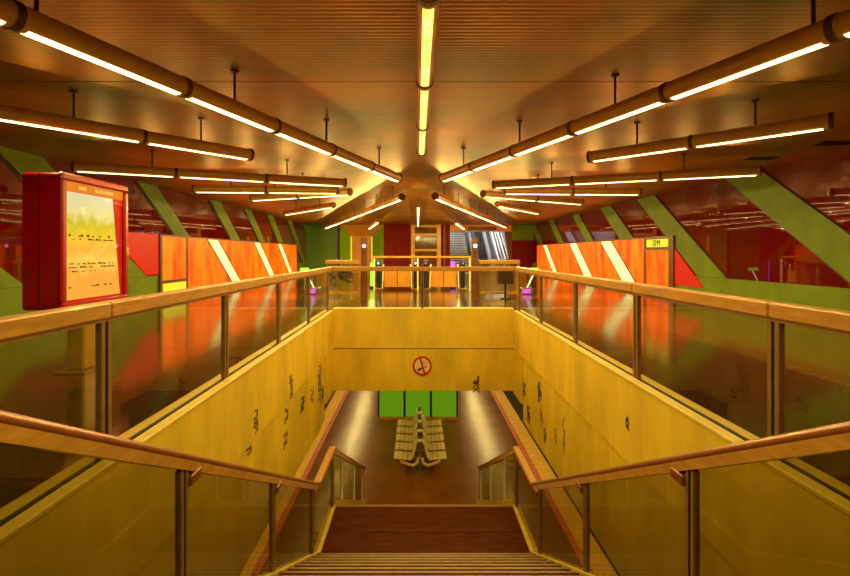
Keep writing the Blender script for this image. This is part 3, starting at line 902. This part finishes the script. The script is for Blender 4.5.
# ------------------------------------------------------------------ red map kiosk
kx0, kx1, ky0, ky1, kz0, kz1 = -4.54, -4.10, 5.52, 6.8, 0.83, 2.44
kk = root('map_kiosk', (-4.3, 6.2, 0), 'red freestanding map kiosk with lit city map, left of the stairwell', 'kiosk')
def rrect(y0, y1, z0, z1, r, n=6):
    pts = []
    for cy, cz, a0 in ((y1 - r, z1 - r, 0), (y0 + r, z1 - r, 90), (y0 + r, z0 + r, 180), (y1 - r, z0 + r, 270)):
        for i in range(n + 1):
            a_ = math.radians(a0 + 90 * i / n)
            pts.append((cy + r * math.cos(a_), cz + r * math.sin(a_)))
    return pts
MB().prism(rrect(ky0, ky1, kz0, kz1, 0.06), kx0, kx0 + 0.18).build('rear_shell', 'red_box', kk, True)
MB().prism(rrect(ky0 + 0.02, ky1 - 0.02, kz0 + 0.02, kz1 - 0.02, 0.06), kx0 + 0.18, kx0 + 0.2).build('shell_gap', 'black', kk)
MB().prism(rrect(ky0, ky1, kz0, kz1, 0.06), kx0 + 0.2, kx1 - 0.03).build('front_shell', 'red_box', kk, True)
fb = 0.09
for (a_, b_, c_, d_) in ((ky0, ky1, kz1 - fb, kz1), (ky0, ky1, kz0, kz0 + fb), (ky0, ky0 + fb, kz0 + fb, kz1 - fb), (ky1 - fb, ky1, kz0 + fb, kz1 - fb)):
    box('door_frame', kx1 - 0.032, kx1 + 0.02, a_, b_, c_, d_, 'red_box', kk, 0.02)
# poster print
def poster():
    m = bpy.data.materials.new('lit_map_print')
    m.use_nodes = True
    nt = m.node_tree
    b_ = nt.nodes['Principled BSDF']
    ge = nt.nodes.new('ShaderNodeNewGeometry')
    sp = nt.nodes.new('ShaderNodeSeparateXYZ')
    nt.links.new(ge.outputs['Position'], sp.inputs[0])
    n = nt.nodes.new('ShaderNodeTexNoise'); n.inputs['Scale'].default_value = 7; n.inputs['Detail'].default_value = 8
    nt.links.new(ge.outputs['Position'], n.inputs['Vector'])
    mr = nt.nodes.new('ShaderNodeMapRange')
    mr.inputs['From Min'].default_value = kz0 + fb; mr.inputs['From Max'].default_value = kz1 - fb - 0.12
    nt.links.new(sp.outputs['Z'], mr.inputs['Value'])
    ad = nt.nodes.new('ShaderNodeMath'); ad.operation = 'MULTIPLY_ADD'; ad.inputs[1].default_value = 0.28; 
    nt.links.new(n.outputs['Fac'], ad.inputs[0]); nt.links.new(mr.outputs['Result'], ad.inputs[2])
    su = nt.nodes.new('ShaderNodeMath'); su.operation = 'SUBTRACT'; su.inputs[1].default_value = 0.14
    nt.links.new(ad.outputs[0], su.inputs[0])
    r = nt.nodes.new('ShaderNodeValToRGB')
    cr = r.color_ramp
    cr.elements[0].position = 0.0; cr.elements[0].color = (0.8, 0.5, 0.12, 1)
    cr.elements[1].position = 1.0; cr.elements[1].color = (0.62, 0.80, 0.95, 1)
    for p, c_ in ((0.22, (0.85, 0.44, 0.10)), (0.36, (0.85, 0.68, 0.2)), (0.48, (0.82, 0.5, 0.1)), (0.58, (0.8, 0.66, 0.06)), (0.72, (0.55, 0.60, 0.04)), (0.82, (0.72, 0.80, 0.62))):
        e = cr.elements.new(p); e.color = c_ + (1,)
    nt.links.new(su.outputs[0], r.inputs['Fac'])
    nt.links.new(r.outputs['Color'], b_.inputs['Base Color'])
    nt.links.new(r.outputs['Color'], b_.inputs['Emission Color'])
    b_.inputs['Emission Strength'].default_value = 0.38
    b_.inputs['Roughness'].default_value = 0.6
    return m
box('lightbox_back', kx1 - 0.03, kx1 - 0.022, ky0 + fb, ky1 - fb, kz0 + fb, kz1 - fb, 'red_lit', kk)
mp_ = MB().prism([(ky0 + fb, kz0 + fb + 0.02), (ky1 - fb - 0.06, kz0 + fb + 0.02), (ky1 - fb - 0.22, kz1 - fb - 0.12), (ky0 + fb, kz1 - fb - 0.12)], kx1 - 0.022, kx1 - 0.016).build('map_sheet', poster(), kk)
hd = box('header_strip', kx1 - 0.022, kx1 - 0.014, ky0 + fb, ky1 - fb, kz1 - fb - 0.115, kz1 - fb, emat('header_orange', (0.95, 0.26, 0.01), 0.8), kk)
rs = random.Random(3)
for (y0, y1) in ((0.32, 0.46), (0.62, 0.95)):
    mb = MB(); yq = ky0 + y0
    while yq < ky0 + y1:
        wq = rs.uniform(0.015, 0.035)
        mb.box(kx1 - 0.014, kx1 - 0.012, yq, yq + wq, kz1 - fb - 0.08, kz1 - fb - 0.035)
        yq += wq + 0.012
    mb.build('header_print', emat('header_letter', (1.0, 0.72, 0.2), 0.8), hd)
for row, (zr, dens, th) in enumerate(((1.70, 0.5, 0.018), (1.66, 0.6, 0.014), (1.36, 0.55, 0.016), (1.32, 0.5, 0.012), (1.27, 0.35, 0.012), (1.08, 0.2, 0.014), (2.02, 0.12, 0.03))):
    mb = MB(); yq = ky0 + fb + 0.06
    while yq < ky1 - fb - 0.22:
        wq = rs.uniform(0.01, 0.05)
        if rs.random() < dens:
            mb.box(kx1 - 0.016, kx1 - 0.014, yq, yq + wq, zr, zr + th * rs.uniform(0.7, 1.6))
        yq += wq + 0.008
    if mb.v: mb.build('map_print', 'paint_black', mp_)
box('cover_glass', kx1 - 0.008, kx1 - 0.004, ky0 + fb - 0.01, ky1 - fb + 0.01, kz0 + fb - 0.01, kz1 - fb + 0.01, 'clear', kk)
box('latch', kx1 + 0.02, kx1 + 0.04, ky1 - 0.08, ky1 - 0.03, 1.46, 1.58, 'gold', kk, 0.006)
MB().box(-4.42, -4.2, 6.05, 6.33, 0.02, kz0, 0.02).build('pole', 'kiosk_pole', kk)
MB().box(-4.5, -4.12, 5.95, 6.43, 0.0, 0.02).build('foot_plate', 'post_brown', kk)

# ------------------------------------------------------------------ ticket barrier line
def barrier(x0, x1, label, scratch):
    y = 16.4
    t = root('barrier_panel', ((x0 + x1) / 2, y, 0), label, 'barrier')
    box('wood_rail', x0, x1, y - 0.1, y + 0.1, 1.12, 1.26, 'rail_wood', t, 0.015)
    box('bottom_rail', x0, x1, y - 0.05, y + 0.05, 0.1, 0.18, 'gold', t)
    for x in (x0, x1 - 0.08):
        box('stile', x, x + 0.08, y - 0.04, y + 0.04, 0.0, 1.12, 'post_brown' if x == x0 else 'gold', t)
    for i in range(3):
        xa = x0 + 0.09 + (x1 - x0 - 0.17) * i / 3
        box('acrylic_pane', xa, xa + (x1 - x0 - 0.17) / 3 - 0.01, y - 0.006, y + 0.006, 0.18, 1.12, 'acrylic', t)
    if scratch:
        scribble(t, ('Y', y - 0.006), None, (x0 + x1) / 2 + 0.1, 0.75, 0.6, 0.45, 5, 'paint_black', 6, 0.018, inward=-1)
        scribble(t, ('Y', y - 0.006), None, x0 + 0.25, 0.6, 0.25, 0.6, 6, 'paint_black', 3, 0.018, inward=-1)
    return t
barrier(-3.12, -1.92, 'scratched acrylic barrier panel with wooden top left of the ticket gates', True)
barrier(2.1, 3.5, 'acrylic barrier panel with wooden top right of the ticket gates', False)
for x0, led, lab in ((-1.9, 'led_pink', 'brown pylon with pink light left of the ticket gates'), (1.87, 'led_blue', 'brown pylon with blue white light right of the ticket gates')):
    t = root('gate_pylon', (x0 + 0.1, 16.4, 0), lab, 'pylon')
    box('pylon_body', x0, x0 + 0.21, 16.28, 16.52, 0, 2.02, 'frame_brown', t, 0.015)
    MB().cyl((x0 + 0.105, 16.28, 1.74), (x0 + 0.105, 16.25, 1.74), 0.065, 16).build('indicator_light', led, t)
    MB().cyl((x0 + 0.105, 16.285, 1.74), (x0 + 0.105, 16.262, 1.74), 0.09, 16).build('lamp_bezel', 'black', t)
    box('card_slot', x0 + 0.05, x0 + 0.16, 16.265, 16.28, 1.5, 1.54, 'black', t)
t = root('gate_rail', (0.15, 19, 0), 'long horizontal wooden rail above the ticket gates', 'rail')
box('wood_rail', -1.75, 2.15, 18.94, 19.06, 1.3, 1.38, 'rail_wood', t, 0.012)
for x in (-1.72, 0.0, 2.06):
    box('post', x, x + 0.06, 18.97, 19.03, 0, 1.3, 'post_steel', t)
for gx, lab, gl in ((-0.8, 'left ticket gate with orange flap between black pedestals', 'led_blue'), (1.09, 'right ticket gate with orange flap between black pedestals', 'led_purple')):
    t = root('ticket_gate', (gx, 19.3, 0), lab, 'gate')
    for s in (-1, 1):
        x = gx + s * 0.74
        p = box('pedestal', x - 0.08, x + 0.08, 19.1, 19.9, 0.1, 1.16, 'black', t, 0.02)
        box('display', x - 0.07, x + 0.07, 19.09, 19.3, 1.16, 1.25, 'steel', p, 0.01)
        box('indicator_light', x - 0.03, x + 0.03, 19.08, 19.1, 1.06, 1.12, gl, p)
        box('foot', x - 0.16, x + 0.16, 19.05, 19.95, 0, 0.1, 'post_brown', t, 0.02)
        bar = MB().cyl((x - s * 0.16, 19.15, 0.1), (x - s * 0.2, 19.15, 1.05), 0.03, 10).build('steel_bar', 'post_steel', t, True)
    for k in range(2):
        box('flap', gx - 0.53 + k * 0.54, gx - 0.02 + k * 0.54, 19.48, 19.52, 0.12, 0.78, 'orange_pan', t, 0.006)
box_t = root('light_pillar', (1.62, 19.3, 0), 'narrow purple glowing panel beside the right ticket gate', 'panel')
box('glow_panel', 1.42, 1.62, 20.3, 20.34, 0.1, 1.15, 'led_purple', box_t)
box('frame', 1.4, 1.64, 20.34, 20.4, 0.0, 1.18, 'black', box_t)
g_ = root('light_pillar', (-1.9, 19.6, 0), 'narrow green glowing panel beside the left pylon', 'panel')
box('glow_panel', -1.98, -1.78, 20.3, 20.34, 0.1, 1.1, 'led_green', g_)
box('frame', -2.0, -1.76, 20.34, 20.4, 0.0, 1.13, 'black', g_)
for s, x, lab in ((-1, -3.75, 'leaning lit gate arm on purple base at the left'), (1, 4.0, 'leaning lit gate arm on purple base at the right')):
    t = root('side_gate', (x, 17.5, 0), lab, 'gate')
    box('base', x - 0.24, x + 0.2, 17.3, 17.9, 0, 0.24, 'steel', t, 0.03)
    box('base_light', x - 0.2, x + 0.1, 17.28, 17.3, 0.05, 0.2, 'led_purple', t)
    lx = 0.3 if s > 0 else -0.3
    MB().hull([(x + px, 17.5 + py, 0.22) for px in (-0.04, 0.04) for py in (-0.05, 0.05)] + [(x + lx + px, 17.5 + py, 0.86) for px in (-0.04, 0.04) for py in (-0.05, 0.05)]).build('arm', 'steel', t)
    MB().hull([(x + px, 17.44, 0.24) for px in (-0.025, 0.025)] + [(x + lx + px, 17.44, 0.85) for px in (-0.025, 0.025)] + [(x + px, 17.45, 0.24) for px in (-0.025, 0.025)] + [(x + lx + px, 17.45, 0.85) for px in (-0.025, 0.025)]).build('light_strip', 'led_white', t)
    box('head', x + lx - 0.2, x + lx + 0.1, 17.42, 17.58, 0.86, 0.96, 'led_green', t, 0.02)
t = root('litter_bin', (2.9, 15.7, 0), 'dark boxy litter bin on a thin stem in front of the barrier', 'bin')
MB().box(2.64, 3.14, 15.5, 15.9, 0.5, 1.02, 0.03).build('bin_body', 'binmat', t)
MB().box(2.7, 3.08, 15.56, 15.84, 1.02, 1.06, 0.01).build('bin_lid', 'black', t)
MB().cyl((2.89, 15.7, 0.02), (2.89, 15.7, 0.5), 0.035, 10).build('stem', 'black', t)
MB().cyl((2.89, 15.7, 0.0), (2.89, 15.7, 0.03), 0.16, 16).build('foot', 'black', t)

# ------------------------------------------------------------------ platform bench and board
bn = root('platform_bench', (0.1, 16.7, PZ), 'double cream slatted bench back to back on the platform', 'bench')
BX = 0.1
N = 5
for s in (-1, 1):
    for k in range(N):
        y = 15.0 + k * 0.73
        seat = None
        for j in range(4):
            x0 = BX + s * (0.26 + j * 0.145)
            o_ = box('seat_slat', x0, x0 + s * 0.135, y, y + 0.57, PZ + 0.42 + 0.012 * j, PZ + 0.45 + 0.012 * j, 'bench', bn, 0.008)
        MB().prism([(BX + s * 0.26, PZ + 0.47), (BX + s * 0.22, PZ + 0.47), (BX + s * 0.09, PZ + 0.92), (BX + s * 0.13, PZ + 0.92)], y + 0.04, y + 0.53, 'Y').build('backrest', 'bench', bn)
    for y in (15.0, 16.7, 18.5):
        pts = [(BX + s * 0.06, PZ + 0.5), (BX + s * 0.10, PZ + 0.32), (BX + s * 0.24, PZ + 0.26), (BX + s * 0.5, PZ + 0.34), (BX + s * 0.62, PZ + 0.40)]
        mb = MB()
        for p, q in zip(pts[:-1], pts[1:]):
            mb.cyl((p[0], y, p[1]), (q[0], y, q[1]), 0.045, 10)
        mb.build('seat_bracket', 'bench', bn, True)
for y in (15.1, 16.8, 18.5):
    MB().cyl((BX, y, PZ), (BX, y, PZ + 0.95), 0.05, 12).build('leg', 'steel', bn, True)
    MB().cyl((BX, y, PZ), (BX, y, PZ + 0.02), 0.14, 16).build('foot_plate', 'steel', bn)
MB().box(BX - 0.05, BX + 0.05, 15.0, 18.6, PZ + 0.34, PZ + 0.44).build('beam', 'steel', bn)
for k in range(4):
    box('tie_plate', BX - 0.08, BX + 0.08, 15.2 + k * 0.9, 15.26 + k * 0.9, PZ + 0.9, PZ + 0.97, 'post_steel', bn)

gb = root('green_board', (-0.02, 19.9, PZ), 'green three panel lit board behind the bench on the platform', 'board')
for k in range(3):
    x0 = -1.6 + k * 1.09
    box('green_panel', x0 + 0.04, x0 + 1.05, 19.9, 19.95, PZ + 0.12, PZ + 2.3, 'greenboard', gb)
    if k:
        box('divider', x0 - 0.05, x0 + 0.04, 19.86, 19.97, PZ + 0.1, PZ + 2.36, 'edge_dark', gb)
box('frame', -1.62, -1.56, 19.86, 20.1, PZ, PZ + 2.36, 'edge_dark', gb)
box('frame', 1.63, 1.69, 19.86, 20.1, PZ, PZ + 2.36, 'edge_dark', gb)
box('bottom_rail', -1.62, 1.69, 19.84, 20.0, PZ, PZ + 0.11, 'gold', gb)
box('top_rail', -1.62, 1.69, 19.84, 20.0, PZ + 2.31, PZ + 2.4, 'gold', gb)
box('back_sheet', -1.58, 1.65, 19.98, 20.06, PZ, PZ + 2.36, 'concrete', gb)
